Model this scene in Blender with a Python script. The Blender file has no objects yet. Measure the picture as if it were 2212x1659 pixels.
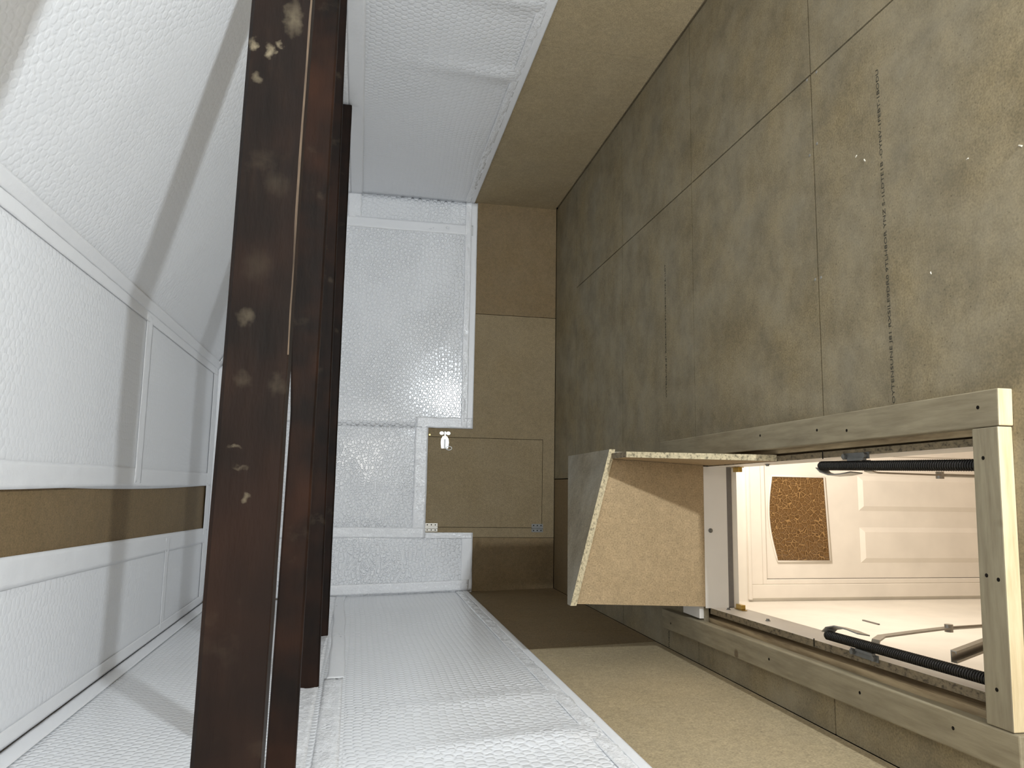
import bpy, bmesh, math, random
from mathutils import Vector, Matrix, noise

random.seed(7)
scene = bpy.context.scene
COL = scene.collection

# ------------------------------------------------------------------ camera
camd = bpy.data.cameras.new("camera")
cam = bpy.data.objects.new("camera", camd)
COL.objects.link(cam)
RIGHT = Vector((0.9906440, -0.1298090, 0.0421198))      # upright view axes
DOWN = Vector((0.0162789, -0.1940313, -0.9808603))
FWD = Vector((0.1354971, 0.9723690, -0.1901028))
# the phone was held sideways: the photograph's right is the room's down
cx, cy, cz = DOWN.normalized(), RIGHT.normalized(), -FWD.normalized()
cam.matrix_world = Matrix(((cx.x, cy.x, cz.x, 0.0), (cx.y, cy.y, cz.y, 0.0), (cx.z, cy.z, cz.z, 1.5), (0, 0, 0, 1)))
camd.sensor_fit = 'HORIZONTAL'
camd.sensor_width = 36.0
camd.lens = 36.0 * 1661.0 / 2212.0
camd.clip_start = 0.02
scene.camera = cam

# ------------------------------------------------------------------ world, lights, exposure
w = bpy.data.worlds.new("world")
scene.world = w
w.use_nodes = True
w.node_tree.nodes["Background"].inputs[0].default_value = (0.5, 0.5, 0.5, 1)
w.node_tree.nodes["Background"].inputs[1].default_value = 0.0

scene.view_settings.view_transform = 'Standard'
scene.view_settings.look = 'None'
scene.view_settings.exposure = 0.0
scene.view_settings.gamma = 1.0
scene.view_settings.use_curve_mapping = False


def area_light(name, loc, target, sx, sy, power, color, spread=math.pi):
    l = bpy.data.lights.new(name, 'AREA')
    l.shape = 'RECTANGLE'
    l.size, l.size_y = sx, sy
    l.energy = power
    l.color = color
    l.spread = spread
    o = bpy.data.objects.new(name, l)
    COL.objects.link(o)
    o.location = loc
    o.rotation_euler = (Vector(target) - Vector(loc)).to_track_quat('-Z', 'Y').to_euler()
    return o


# LED work light standing on the loft floor behind the photographer
area_light("work_light", (1.34, -0.30, 0.10), (0.5, 3.2, 1.2), 0.10, 0.09, 91.0, (0.93, 1.0, 1.04))
# ceiling lamp of the landing under the hatch
area_light("landing_lamp", (0.62, 3.35, -0.24), (0.45, 3.5, -2.8), 0.3, 0.3, 35.0, (1.0, 0.91, 0.81))

# added warm fill light behind the photographer, lifts the shadows; no real fitting
bl = bpy.data.lights.new("loft_fill", 'POINT')
bl.energy = 40.0
bl.color = (1.0, 0.95, 0.86)
bl.shadow_soft_size = 0.10
blo = bpy.data.objects.new("loft_fill", bl)
COL.objects.link(blo)
blo.location = (0.55, -1.25, 1.38)


# ------------------------------------------------------------------ materials
def mat(name):
    m = bpy.data.materials.new(name)
    m.use_nodes = True
    nt = m.node_tree
    return m, nt, nt.nodes["Principled BSDF"]


def N(nt, kind, **kw):
    n = nt.nodes.new(kind)
    for k, v in kw.items():
        setattr(n, k, v)
    return n


def ramp(nt, stops):
    r = N(nt, 'ShaderNodeValToRGB')
    e = r.color_ramp.elements
    e[0].position, e[0].color = stops[0][0], (*stops[0][1], 1)
    e[1].position, e[1].color = stops[-1][0], (*stops[-1][1], 1)
    for p, c in stops[1:-1]:
        x = e.new(p)
        x.color = (*c, 1)
    return r


def mix(nt, a, b, fac, blend='MIX'):
    m = N(nt, 'ShaderNodeMix', data_type='RGBA', blend_type=blend)
    for s, v in ((0, fac), (6, a), (7, b)):
        if hasattr(v, 'links'):
            nt.links.new(v, m.inputs[s])
        elif s == 0:
            m.inputs[0].default_value = v
        else:
            m.inputs[s].default_value = (*v, 1)
    return m.outputs[2]


def noise_tex(nt, co, scale, detail=3.0, rough=0.55, vec=(1, 1, 1)):
    if vec != (1, 1, 1):
        mp = N(nt, 'ShaderNodeMapping')
        mp.inputs['Scale'].default_value = vec
        nt.links.new(co, mp.inputs[0])
        co = mp.outputs[0]
    t = N(nt, 'ShaderNodeTexNoise')
    t.inputs['Scale'].default_value = scale
    t.inputs['Detail'].default_value = detail
    t.inputs['Roughness'].default_value = rough
    nt.links.new(co, t.inputs['Vector'])
    return t.outputs[0]


def bump(nt, bsdf, h, strength, dist=0.002):
    b = N(nt, 'ShaderNodeBump')
    b.inputs['Strength'].default_value = strength
    b.inputs['Distance'].default_value = dist
    nt.links.new(h, b.inputs['Height'])
    nt.links.new(b.outputs[0], bsdf.inputs['Normal'])


def chipboard(name, base, dust=0.3, blotch=0.35, rough=0.75, dustcol=(0.42, 0.39, 0.32)):
    m, nt, p = mat(name)
    co = N(nt, 'ShaderNodeTexCoord').outputs['Object']
    fine = noise_tex(nt, co, 160.0, 2.0, 0.6)
    r1 = ramp(nt, [(0.28, tuple(c * 0.72 for c in base)), (0.5, base), (0.72, tuple(min(1, c * 1.22) for c in base))])
    nt.links.new(fine, r1.inputs[0])
    med = noise_tex(nt, co, 45.0, 2.0, 0.6)
    r2 = ramp(nt, [(0.3, (0.86, 0.86, 0.84)), (0.7, (1.10, 1.08, 1.06))])
    nt.links.new(med, r2.inputs[0])
    c = mix(nt, r1.outputs[0], r2.outputs[0], 0.8, 'MULTIPLY')
    # trodden dust in soft patches
    big = noise_tex(nt, co, 2.6, 5.0, 0.62)
    r3 = ramp(nt, [(0.34, (0, 0, 0)), (0.68, (1, 1, 1))])
    nt.links.new(big, r3.inputs[0])
    mm = N(nt, 'ShaderNodeMath', operation='MULTIPLY')
    nt.links.new(r3.outputs[0], mm.inputs[0])
    mm.inputs[1].default_value = dust
    c = mix(nt, c, dustcol, mm.outputs[0])
    sm = noise_tex(nt, co, 5.0, 6.0, 0.7)
    r4 = ramp(nt, [(0.36, (1 - blotch, 1 - blotch, 1 - blotch)), (0.6, (1.0, 1.0, 1.0))])
    nt.links.new(sm, r4.inputs[0])
    c = mix(nt, c, r4.outputs[0], 0.8, 'MULTIPLY')
    # dark specks
    v = N(nt, 'ShaderNodeTexVoronoi')
    v.inputs['Scale'].default_value = 38.0
    nt.links.new(co, v.inputs['Vector'])
    r5 = ramp(nt, [(0.06, (0.35, 0.33, 0.3)), (0.11, (1, 1, 1))])
    nt.links.new(v.outputs['Distance'], r5.inputs[0])
    c = mix(nt, c, r5.outputs[0], 0.55, 'MULTIPLY')
    nt.links.new(c, p.inputs['Base Color'])
    p.inputs['Roughness'].default_value = rough
    p.inputs['Specular IOR Level'].default_value = 0.25
    bump(nt, p, fine, 0.12, 0.001)
    return m


def chip_edge(name, base):
    m, nt, p = mat(name)
    co = N(nt, 'ShaderNodeTexCoord').outputs['Object']
    n1 = noise_tex(nt, co, 130.0, 3.0, 0.7, (0.6, 0.35, 0.8))
    r = ramp(nt, [(0.36, tuple(c * 0.33 for c in base)), (0.46, tuple(c * 0.8 for c in base)), (0.6, base), (0.75, tuple(min(1, c * 1.25) for c in base))])
    nt.links.new(n1, r.inputs[0])
    nt.links.new(r.outputs[0], p.inputs['Base Color'])
    p.inputs['Roughness'].default_value = 0.85
    bump(nt, p, n1, 0.5, 0.003)
    return m


def foil(name, base=(0.885, 0.90, 0.93), rough=0.26, pitch=0.034, strength=0.8, wrinkle=0.35):
    m, nt, p = mat(name)
    uv = N(nt, 'ShaderNodeTexCoord').outputs['UV']
    wob = noise_tex(nt, uv, 3.0, 2.0)
    # hexagonal lattice of bubbles
    sc = N(nt, 'ShaderNodeVectorMath', operation='SCALE')
    sc.inputs[3].default_value = 1.0 / pitch
    nt.links.new(uv, sc.inputs[0])
    S3 = math.sqrt(3.0)
    dist = []
    for off in ((0.0, 0.0), (0.5, S3 / 2)):
        a = N(nt, 'ShaderNodeVectorMath', operation='ADD')
        a.inputs[1].default_value = (off[0] + 500, off[1] + 500 * S3, 0)
        nt.links.new(sc.outputs[0], a.inputs[0])
        md = N(nt, 'ShaderNodeVectorMath', operation='MODULO')
        md.inputs[1].default_value = (1.0, S3, 1.0)
        nt.links.new(a.outputs[0], md.inputs[0])
        sb = N(nt, 'ShaderNodeVectorMath', operation='SUBTRACT')
        sb.inputs[1].default_value = (0.5, S3 / 2, 0)
        nt.links.new(md.outputs[0], sb.inputs[0])
        ln = N(nt, 'ShaderNodeVectorMath', operation='LENGTH')
        nt.links.new(sb.outputs[0], ln.inputs[0])
        dist.append(ln.outputs[1])
    mn = N(nt, 'ShaderNodeMath', operation='MINIMUM')
    nt.links.new(dist[0], mn.inputs[0])
    nt.links.new(dist[1], mn.inputs[1])
    mr = N(nt, 'ShaderNodeMapRange', interpolation_type='SMOOTHERSTEP')
    mr.inputs[1].default_value = 0.26
    mr.inputs[2].default_value = 0.50
    mr.inputs[3].default_value = 1.0
    mr.inputs[4].default_value = 0.0
    nt.links.new(mn.outputs[0], mr.inputs[0])
    # the outer film is pulled flat in places: bubbles show more here, less there
    fade = noise_tex(nt, uv, 1.7, 2.0)
    fr = N(nt, 'ShaderNodeMapRange')
    fr.inputs[1].default_value = 0.38
    fr.inputs[2].default_value = 0.62
    fr.inputs[3].default_value = 0.5
    fr.inputs[4].default_value = 1.0
    nt.links.new(fade, fr.inputs[0])
    m1 = N(nt, 'ShaderNodeMath', operation='MULTIPLY')
    nt.links.new(mr.outputs[0], m1.inputs[0])
    nt.links.new(fr.outputs[0], m1.inputs[1])
    wr = noise_tex(nt, uv, 16.0, 4.0, 0.6)
    m2 = N(nt, 'ShaderNodeMath', operation='MULTIPLY_ADD')
    nt.links.new(wr, m2.inputs[0])
    m2.inputs[1].default_value = wrinkle
    nt.links.new(m1.outputs[0], m2.inputs[2])
    p.inputs['Base Color'].default_value = (*base, 1)
    p.inputs['Roughness'].default_value = rough
    p.inputs['Specular IOR Level'].default_value = 0.6
    bump(nt, p, m2.outputs[0], strength, 0.005)
    return m


def tape(name, base=(0.905, 0.915, 0.94), rough=0.4, strength=0.35):
    m, nt, p = mat(name)
    uv = N(nt, 'ShaderNodeTexCoord').outputs['UV']
    n1 = noise_tex(nt, uv, 38.0, 3.0, 0.6)
    n2 = noise_tex(nt, uv, 7.0, 2.0, 0.5)
    a = N(nt, 'ShaderNodeMath', operation='ADD')
    nt.links.new(n1, a.inputs[0])
    nt.links.new(n2, a.inputs[1])
    p.inputs['Base Color'].default_value = (*base, 1)
    p.inputs['Roughness'].default_value = rough
    p.inputs['Specular IOR Level'].default_value = 0.6
    bump(nt, p, a.outputs[0], strength, 0.006)
    return m


def dark_beam(name, spots=(), faint=0.7, red=0.55):
    m, nt, p = mat(name)
    co = N(nt, 'ShaderNodeTexCoord').outputs['Object']
    g = noise_tex(nt, co, 26.0, 4.0, 0.6, (0.3, 1, 1.3))
    r = ramp(nt, [(0.3, (0.0045, 0.0026, 0.0017)), (0.55, (0.008, 0.0045, 0.003)), (0.78, (0.014, 0.0075, 0.0045))])
    nt.links.new(g, r.inputs[0])
    b = noise_tex(nt, co, 3.2, 3.0, 0.6)
    rb = ramp(nt, [(0.42, (0, 0, 0)), (0.7, (1, 1, 1))])
    nt.links.new(b, rb.inputs[0])
    mb = N(nt, 'ShaderNodeMath', operation='MULTIPLY')
    nt.links.new(rb.outputs[0], mb.inputs[0])
    mb.inputs[1].default_value = red
    c = mix(nt, r.outputs[0], (0.030, 0.0115, 0.0055), mb.outputs[0])
    s = noise_tex(nt, co, 11.0, 5.0, 0.62, (1.0, 1, 0.8))
    rs = ramp(nt, [(0.63, (0, 0, 0)), (0.76, (faint, faint, faint))])
    nt.links.new(s, rs.inputs[0])
    c = mix(nt, c, (0.13, 0.10, 0.065), rs.outputs[0])
    if spots:
        dn = N(nt, 'ShaderNodeTexNoise')
        dn.inputs['Scale'].default_value = 70.0
        dn.inputs['Detail'].default_value = 4.0
        nt.links.new(co, dn.inputs['Vector'])
        wp = N(nt, 'ShaderNodeVectorMath', operation='MULTIPLY_ADD')
        nt.links.new(dn.outputs['Color'], wp.inputs[0])
        wp.inputs[1].default_value = (0.030, 0.0, 0.030)
        nt.links.new(co, wp.inputs[2])
    for (x, z, wx, wz, amt) in spots:
        sb = N(nt, 'ShaderNodeVectorMath', operation='SUBTRACT')
        nt.links.new(wp.outputs[0], sb.inputs[0])
        sb.inputs[1].default_value = (x + 0.015, 0, z + 0.015)
        sc = N(nt, 'ShaderNodeVectorMath', operation='MULTIPLY')
        nt.links.new(sb.outputs[0], sc.inputs[0])
        sc.inputs[1].default_value = (1 / wx, 0, 1 / wz)
        ln = N(nt, 'ShaderNodeVectorMath', operation='LENGTH')
        nt.links.new(sc.outputs[0], ln.inputs[0])
        mr = N(nt, 'ShaderNodeMapRange')
        mr.inputs[1].default_value = 0.2
        mr.inputs[2].default_value = 1.15
        mr.inputs[3].default_value = amt
        mr.inputs[4].default_value = 0.0
        nt.links.new(ln.outputs[1], mr.inputs[0])
        c = mix(nt, c, (0.20, 0.165, 0.11), mr.outputs[0])
    nt.links.new(c, p.inputs['Base Color'])
    p.inputs['Roughness'].default_value = 0.6
    p.inputs['Specular IOR Level'].default_value = 0.14
    bump(nt, p, g, 0.5, 0.004)
    return m


def wood(name, light, dark, axis='Y', rough=0.7, grain=1.0, stain=0.4, staincol=(0.22, 0.17, 0.10)):
    m, nt, p = mat(name)
    co = N(nt, 'ShaderNodeTexCoord').outputs['Object']
    v = {'X': (0.10, 1, 1), 'Y': (1, 0.10, 1), 'Z': (1, 1, 0.10)}[axis]
    g = noise_tex(nt, co, 55.0 * grain, 4.0, 0.62, v)
    r = ramp(nt, [(0.3, dark), (0.6, light)])
    nt.links.new(g, r.inputs[0])
    b = noise_tex(nt, co, 9.0, 4.0, 0.6, tuple(0.35 if x < 1 else 1 for x in v))
    rb = ramp(nt, [(0.5, (0, 0, 0)), (0.78, (stain, stain, stain))])
    nt.links.new(b, rb.inputs[0])
    c = mix(nt, r.outputs[0], staincol, rb.outputs[0])
    vo = N(nt, 'ShaderNodeTexVoronoi')
    vo.inputs['Scale'].default_value = 3.2
    nt.links.new(co, vo.inputs['Vector'])
    rk = ramp(nt, [(0.035, (0.3, 0.2, 0.12)), (0.07, (1, 1, 1))])
    nt.links.new(vo.outputs['Distance'], rk.inputs[0])
    c = mix(nt, c, rk.outputs[0], 0.7, 'MULTIPLY')
    nt.links.new(c, p.inputs['Base Color'])
    p.inputs['Roughness'].default_value = rough
    p.inputs['Specular IOR Level'].default_value = 0.3
    bump(nt, p, g, 0.25, 0.002)
    return m


def plain(name, col, rough=0.5, metal=0.0, spec=0.5, nb=None):
    m, nt, p = mat(name)
    co = N(nt, 'ShaderNodeTexCoord').outputs['Object']
    n = noise_tex(nt, co, nb or 60.0, 3.0)
    r = ramp(nt, [(0.3, tuple(c * 0.93 for c in col)), (0.7, tuple(min(1, c * 1.05) for c in col))])
    nt.links.new(n, r.inputs[0])
    nt.links.new(r.outputs[0], p.inputs['Base Color'])
    p.inputs['Roughness'].default_value = rough
    p.inputs['Metallic'].default_value = metal
    p.inputs['Specular IOR Level'].default_value = spec
    return m


def pattern_glass(name):
    m, nt, p = mat(name)
    co = N(nt, 'ShaderNodeTexCoord').outputs['Object']
    wn = N(nt, 'ShaderNodeTexNoise')
    wn.inputs['Scale'].default_value = 30.0
    nt.links.new(co, wn.inputs['Vector'])
    mx = N(nt, 'ShaderNodeVectorMath', operation='MULTIPLY_ADD')
    nt.links.new(wn.outputs['Color'], mx.inputs[0])
    mx.inputs[1].default_value = (0.014, 0.0, 0.014)
    nt.links.new(co, mx.inputs[2])
    v = N(nt, 'ShaderNodeTexVoronoi', feature='DISTANCE_TO_EDGE')
    v.inputs['Scale'].default_value = 38.0
    nt.links.new(mx.outputs[0], v.inputs['Vector'])
    r = ramp(nt, [(0.0, (0.40, 0.25, 0.10)), (0.02, (0.34, 0.20, 0.08)), (0.06, (0.085, 0.045, 0.016)), (0.14, (0.14, 0.075, 0.026)), (0.4, (0.19, 0.105, 0.038))])  # pale cell edges: refraction glints painted into the base colour
    nt.links.new(v.outputs[0], r.inputs[0])
    nt.links.new(r.outputs[0], p.inputs['Base Color'])
    p.inputs['Roughness'].default_value = 0.18
    p.inputs['Specular IOR Level'].default_value = 0.5
    p.inputs['Coat Weight'].default_value = 0.3
    bump(nt, p, v.outputs[0], 0.6, 0.01)
    return m


M = {}
M['floor'] = chipboard('floor_chipboard', (0.30, 0.24, 0.14), dust=0.7, blotch=0.36, dustcol=(0.325, 0.288, 0.212))
M['board'] = chipboard('wall_chipboard', (0.29, 0.222, 0.127), dust=0.1, blotch=0.1)
M['board_pale'] = chipboard('pale_wall_chipboard', (0.42, 0.335, 0.205), dust=0.1, blotch=0.1)
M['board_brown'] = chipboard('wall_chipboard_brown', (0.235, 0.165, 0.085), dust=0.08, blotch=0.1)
M['board_box'] = chipboard('box_chipboard', (0.38, 0.275, 0.155), dust=0.05, blotch=0.08)
M['board_lid'] = chipboard('lid_chipboard', (0.30, 0.25, 0.17), dust=0.7, blotch=0.35, dustcol=(0.31, 0.29, 0.24))
M['board_ceiling'] = chipboard('ceiling_chipboard', (0.235, 0.165, 0.085), dust=0.05, blotch=0.1)
M['edge'] = chip_edge('cut_chipboard_edge', (0.56, 0.47, 0.30))
M['edge_dark'] = chip_edge('dusty_chipboard_edge', (0.24, 0.185, 0.11))
M['foil'] = foil('bubble_foil', rough=0.17, strength=1.0, wrinkle=0.08)
M['foil_mid'] = foil('bubble_foil_taut', rough=0.32, strength=0.30, wrinkle=0.25)
M['foil_left'] = foil('bubble_foil_left', rough=0.22, strength=0.5, wrinkle=0.2)
M['foil_soft'] = foil('bubble_foil_soft', rough=0.45, strength=0.22, wrinkle=0.3)
M['tape'] = tape('white_tape')
M['tape_crinkle'] = tape('crinkled_white_tape', strength=1.0, rough=0.16)
M['beam'] = dark_beam('old_dark_beam', faint=0.25)
BX, BZ = 0.7275, 1.600      # origin of the nearest beam
SPOTS = [(0.676, 1.688, 0.012, 0.007, 0.75), (0.668, 1.664, 0.014, 0.008, 0.8), (0.682, 1.649, 0.007, 0.006, 0.55), (0.621, 1.682, 0.010, 0.008, 0.4),
         (0.731, 1.632, 0.034, 0.014, 0.35), (0.240, 1.671, 0.014, 0.012, 0.22), (0.150, 1.668, 0.012, 0.012, 0.10),
         (0.052, 1.675, 0.004, 0.008, 0.35), (0.024, 1.661, 0.004, 0.011, 0.2), (-0.018, 1.653, 0.007, 0.006, 0.45),
         (0.144, 1.620, 0.016, 0.012, 0.10), (0.32, 1.66, 0.03, 0.02, 0.06), (0.45, 1.64, 0.02, 0.02, 0.07)]
M['beam_red'] = dark_beam('reddish_dark_beam', faint=0.15, red=1.0)
M['beam_near'] = dark_beam('scuffed_dark_beam', [(a - BX, b - BZ, c, d, e) for a, b, c, d, e in SPOTS], faint=0.12)
M['worn'] = wood('worn_beam_edge', (0.13, 0.09, 0.058), (0.035, 0.021, 0.013), 'X', grain=1.4)
M['cls'] = wood('planed_timber', (0.32, 0.272, 0.18), (0.235, 0.195, 0.125), 'Y', stain=0.55, staincol=(0.13, 0.105, 0.07))
M['cls_x'] = wood('planed_timber_cross', (0.31, 0.268, 0.18), (0.23, 0.19, 0.125), 'X', stain=0.5, staincol=(0.13, 0.105, 0.07))
M['cls_end'] = wood('timber_end_grain', (0.74, 0.60, 0.38), (0.58, 0.45, 0.26), 'X', stain=0.1)
M['rough'] = wood('rough_sawn_joist', (0.60, 0.46, 0.27), (0.26, 0.18, 0.10), 'Y', grain=0.6, stain=0.7, staincol=(0.08, 0.05, 0.025))
M['white_board'] = plain('white_laminate', (0.80, 0.76, 0.70), 0.4, nb=3.0)
M['white_paint'] = plain('white_gloss_paint', (0.84, 0.79, 0.71), 0.35, nb=4.0)
M['wall_paint'] = plain('landing_wall_paint', (0.84, 0.80, 0.72), 0.6, nb=4.0)
M['carpet'] = plain('landing_carpet', (0.45, 0.36, 0.28), 0.95, spec=0.1)
M['seal'] = plain('grey_seal', (0.17, 0.155, 0.14), 0.5)
M['steel'] = plain('zinc_steel', (0.46, 0.44, 0.40), 0.38, 0.85)
M['steel_dull'] = plain('dull_grey_steel', (0.22, 0.22, 0.21), 0.4, 0.6)
M['steel_glare'] = plain('zinc_with_glare', (0.85, 0.86, 0.86), 0.3, 0.35)  # near-white base carries the hasp's glare in its colour
M['spring'] = plain('black_spring_steel', (0.030, 0.028, 0.026), 0.35, 0.6)
M['brass'] = plain('brass', (0.52, 0.36, 0.10), 0.25, 1.0)
M['ink'] = plain('printed_ink', (0.075, 0.068, 0.052), 0.9, spec=0.05)
M['black'] = plain('dark_gap', (0.012, 0.010, 0.008), 0.9, spec=0.05)
M['glass'] = pattern_glass('amber_pattern_glass')
M['crumb'] = plain('pale_wood_chip', (0.55, 0.50, 0.41), 0.8)


# ------------------------------------------------------------------ mesh helpers
class MB:
    """collects shapes (world coordinates) and builds ONE mesh object"""

    def __init__(self):
        self.v, self.f, self.m = [], [], []

    def add(self, verts, faces, mi=0):
        b = len(self.v)
        self.v += [Vector(x) for x in verts]
        for f in faces:
            self.f.append([b + i for i in f])
            self.m.append(mi)

    def hexa(self, p, mi=0, mis=None):
        # p: 4 bottom ccw, 4 top ccw ; mis per face: bottom, top, s01, s12, s23, s30
        fs = [(3, 2, 1, 0), (4, 5, 6, 7), (0, 1, 5, 4), (1, 2, 6, 5), (2, 3, 7, 6), (3, 0, 4, 7)]
        b = len(self.v)
        self.v += [Vector(x) for x in p]
        for k, f in enumerate(fs):
            self.f.append([b + i for i in f])
            self.m.append(mis[k] if mis else mi)

    def box(self, x0, y0, z0, x1, y1, z1, mi=0, mis=None):
        self.hexa([(x0, y0, z0), (x1, y0, z0), (x1, y1, z0), (x0, y1, z0), (x0, y0, z1), (x1, y0, z1), (x1, y1, z1), (x0, y1, z1)], mi, mis)

    def prism(self, poly, off, mi=0, mi_side=None):
        """poly: planar 3d points; extruded by vector off"""
        n = len(poly)
        off = Vector(off)
        a = [Vector(p) for p in poly]
        b0 = len(self.v)
        self.v += a + [p + off for p in a]
        self.f.append([b0 + i for i in range(n)][::-1])
        self.m.append(mi)
        self.f.append([b0 + n + i for i in range(n)])
        self.m.append(mi)
        for i in range(n):
            j = (i + 1) % n
            self.f.append([b0 + i, b0 + j, b0 + n + j, b0 + n + i])
            self.m.append(mi if mi_side is None else mi_side)

    def tube(self, pts, r, n=8, mi=0, cap=True, flat=None):
        """round tube along pts; r float or list; flat=(ratio, axis) squashes it into a bar"""
        pts = [Vector(p) for p in pts]
        rr = r if isinstance(r, (list, tuple)) else [r] * len(pts)
        up = None
        rings = []
        for i, p in enumerate(pts):
            t = (pts[min(i + 1, len(pts) - 1)] - pts[max(i - 1, 0)]).normalized()
            if up is None:
                up = t.orthogonal().normalized()
            up = (up - t * up.dot(t)).normalized()
            s = t.cross(up)
            b = len(self.v)
            for k in range(n):
                a = 2 * math.pi * k / n
                self.v.append(p + (up * math.cos(a) + s * math.sin(a)) * rr[i])
            rings.append(b)
        for i in range(len(rings) - 1):
            for k in range(n):
                k2 = (k + 1) % n
                self.f.append([rings[i] + k, rings[i] + k2, rings[i + 1] + k2, rings[i + 1] + k])
                self.m.append(mi)
        if cap:
            self.f.append([rings[0] + k for k in range(n)][::-1])
            self.m.append(mi)
            self.f.append([rings[-1] + k for k in range(n)])
            self.m.append(mi)

    def ribbon(self, pts, wvec, th, mi=0):
        """flat bar following pts; wvec: half width vector; th: thickness"""
        pts = [Vector(p) for p in pts]
        wv = Vector(wvec)
        rows = []
        for i, p in enumerate(pts):
            t = (pts[min(i + 1, len(pts) - 1)] - pts[max(i - 1, 0)]).normalized()
            nrm = t.cross(wv).normalized() * th * 0.5
            b = len(self.v)
            self.v += [p - wv - nrm, p + wv - nrm, p + wv + nrm, p - wv + nrm]
            rows.append(b)
        for i in range(len(rows) - 1):
            for k in range(4):
                k2 = (k + 1) % 4
                self.f.append([rows[i] + k, rows[i] + k2, rows[i + 1] + k2, rows[i + 1] + k])
                self.m.append(mi)
        self.f.append([rows[0] + k for k in range(4)][::-1])
        self.m.append(mi)
        self.f.append([rows[-1] + k for k in range(4)])
        self.m.append(mi)

    def grid(self, fn, nu, nv, mi=0, thick=None):
        """fn(u,v)->(point, normal); thick makes it a closed sheet"""
        b = len(self.v)
        P = []
        for j in range(nv + 1):
            for i in range(nu + 1):
                p, n = fn(i / nu, j / nv)
                P.append((Vector(p), Vector(n)))
        self.v += [p for p, n in P]
        W = nu + 1
        for j in range(nv):
            for i in range(nu):
                self.f.append([b + j * W + i, b + j * W + i + 1, b + (j + 1) * W + i + 1, b + (j + 1) * W + i])
                self.m.append(mi)
        if thick:
            b2 = len(self.v)
            self.v += [p - n * thick for p, n in P]
            for j in range(nv):
                for i in range(nu):
                    self.f.append([b2 + j * W + i, b2 + (j + 1) * W + i, b2 + (j + 1) * W + i + 1, b2 + j * W + i + 1])
                    self.m.append(mi)
            rim = [i for i in range(W)] + [j * W + nu for j in range(1, nv + 1)] + [nv * W + i for i in range(nu - 1, -1, -1)] + [j * W for j in range(nv - 1, 0, -1)]
            for k in range(len(rim)):
                q, s = rim[k], rim[(k + 1) % len(rim)]
                self.f.append([b + q, b2 + q, b2 + s, b + s])
                self.m.append(mi)

    def build(self, name, mats, parent=None, smooth=False, bevel=0.0):
        base = parent_world(parent) if parent else Vector((0, 0, 0))
        me = bpy.data.meshes.new(name)
        me.from_pydata([tuple(x - base) for x in self.v], [], self.f)
        if not isinstance(mats, (list, tuple)):
            mats = [mats]
        for m in mats:
            me.materials.append(m)
        for p, mi in zip(me.polygons, self.m):
            p.material_index = mi
            p.use_smooth = smooth
        uv = me.uv_layers.new(name="uv")
        for p in me.polygons:
            n = p.normal
            ua = Vector((0, 1, 0)) if abs(n.y) < 0.8 else Vector((1, 0, 0))
            ua = (ua - n * ua.dot(n)).normalized()
            va = n.cross(ua)
            for li in p.loop_indices:
                c = me.vertices[me.loops[li].vertex_index].co + base
                uv.data[li].uv = (c.dot(ua), c.dot(va))
        me.validate()
        bb = bmesh.new()
        bb.from_mesh(me)
        bmesh.ops.recalc_face_normals(bb, faces=bb.faces)
        bb.to_mesh(me)
        bb.free()
        o = bpy.data.objects.new(name, me)
        COL.objects.link(o)
        if parent:
            o.parent = parent
        if bevel:
            b = o.modifiers.new("bevel", 'BEVEL')
            b.width = bevel
            b.segments = 2
            b.limit_method = 'ANGLE'
            b.angle_limit = math.radians(50)
        return o


def parent_world(o):
    v = Vector(o.location)
    while o.parent:
        o = o.parent
        v += Vector(o.location)
    return v


def empty(name, loc, label, cat, group=None):
    o = bpy.data.objects.new(name, None)
    o.empty_display_size = 0.1
    COL.objects.link(o)
    o.location = loc
    tag(o, label, cat, group)
    return o


def tag(o, label=None, cat=None, group=None, kind=None):
    if label:
        o['label'] = label
    if cat:
        o['category'] = cat
    if group:
        o['group'] = group
    if kind:
        o['kind'] = kind
    return o


def nz(p, s=1.0, seed=0.0):
    return noise.noise(Vector(p) * s + Vector((seed, seed * 1.7, seed * 0.3)))


def lerp(a, b, t):
    return a + (b - a) * t


# ------------------------------------------------------------------ room dimensions (metres)
YE = 5.875           # far wall
YB = -1.7            # wall behind the photographer
XR = 2.275           # right wall
ZC = 2.55            # flat ceiling
XK = 0.835           # where the flat ceiling turns into the slope
ZS = 1.775           # top of the right wall


def xl(z):
    return -0.745 - 0.036 * z


def ztop(x):
    return ZC if x <= XK else lerp(ZC, ZS, (x - XK) / (XR - XK))


# ------------------------------------------------------------------ floor of chipboard sheets
HX0, HX1, HY0, HY1 = -0.575, 0.195, 1.585, 3.225
G = 0.0034
fm = MB()


def floor_rect(x0, y0, x1, y1, mi=0, z=0.0):
    fm.box(x0, y0, z - 0.022, x1, y1, z, mi)


rows = [YB, -0.68, 0.31, 1.30, 2.289, 3.284, 4.275, 5.28, YE]
for a, b in zip(rows[:-1], rows[1:]):
    ya, yb = a + G, b - G
    xs = [(xl(0), 1.463 - G), (1.463 + G, XR)] if a < 5.2 else [(xl(0), 0.083 - G), (0.083 + G, XR)]
    for k, (x0, x1) in enumerate(xs):
        if k == 0 and yb > HY0 and ya < HY1:
            if ya < HY0:
                floor_rect(x0, ya, x1, HY0)
            if yb > HY1:
                floor_rect(x0, HY1, x1, yb)
            y0, y1 = max(ya, HY0), min(yb, HY1)
            floor_rect(x0, y0, HX0, y1)
            floor_rect(HX1, y0, x1, y1)
        else:
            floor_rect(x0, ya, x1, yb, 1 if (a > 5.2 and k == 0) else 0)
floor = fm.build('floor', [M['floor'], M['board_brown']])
tag(floor, kind='structure')


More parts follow.
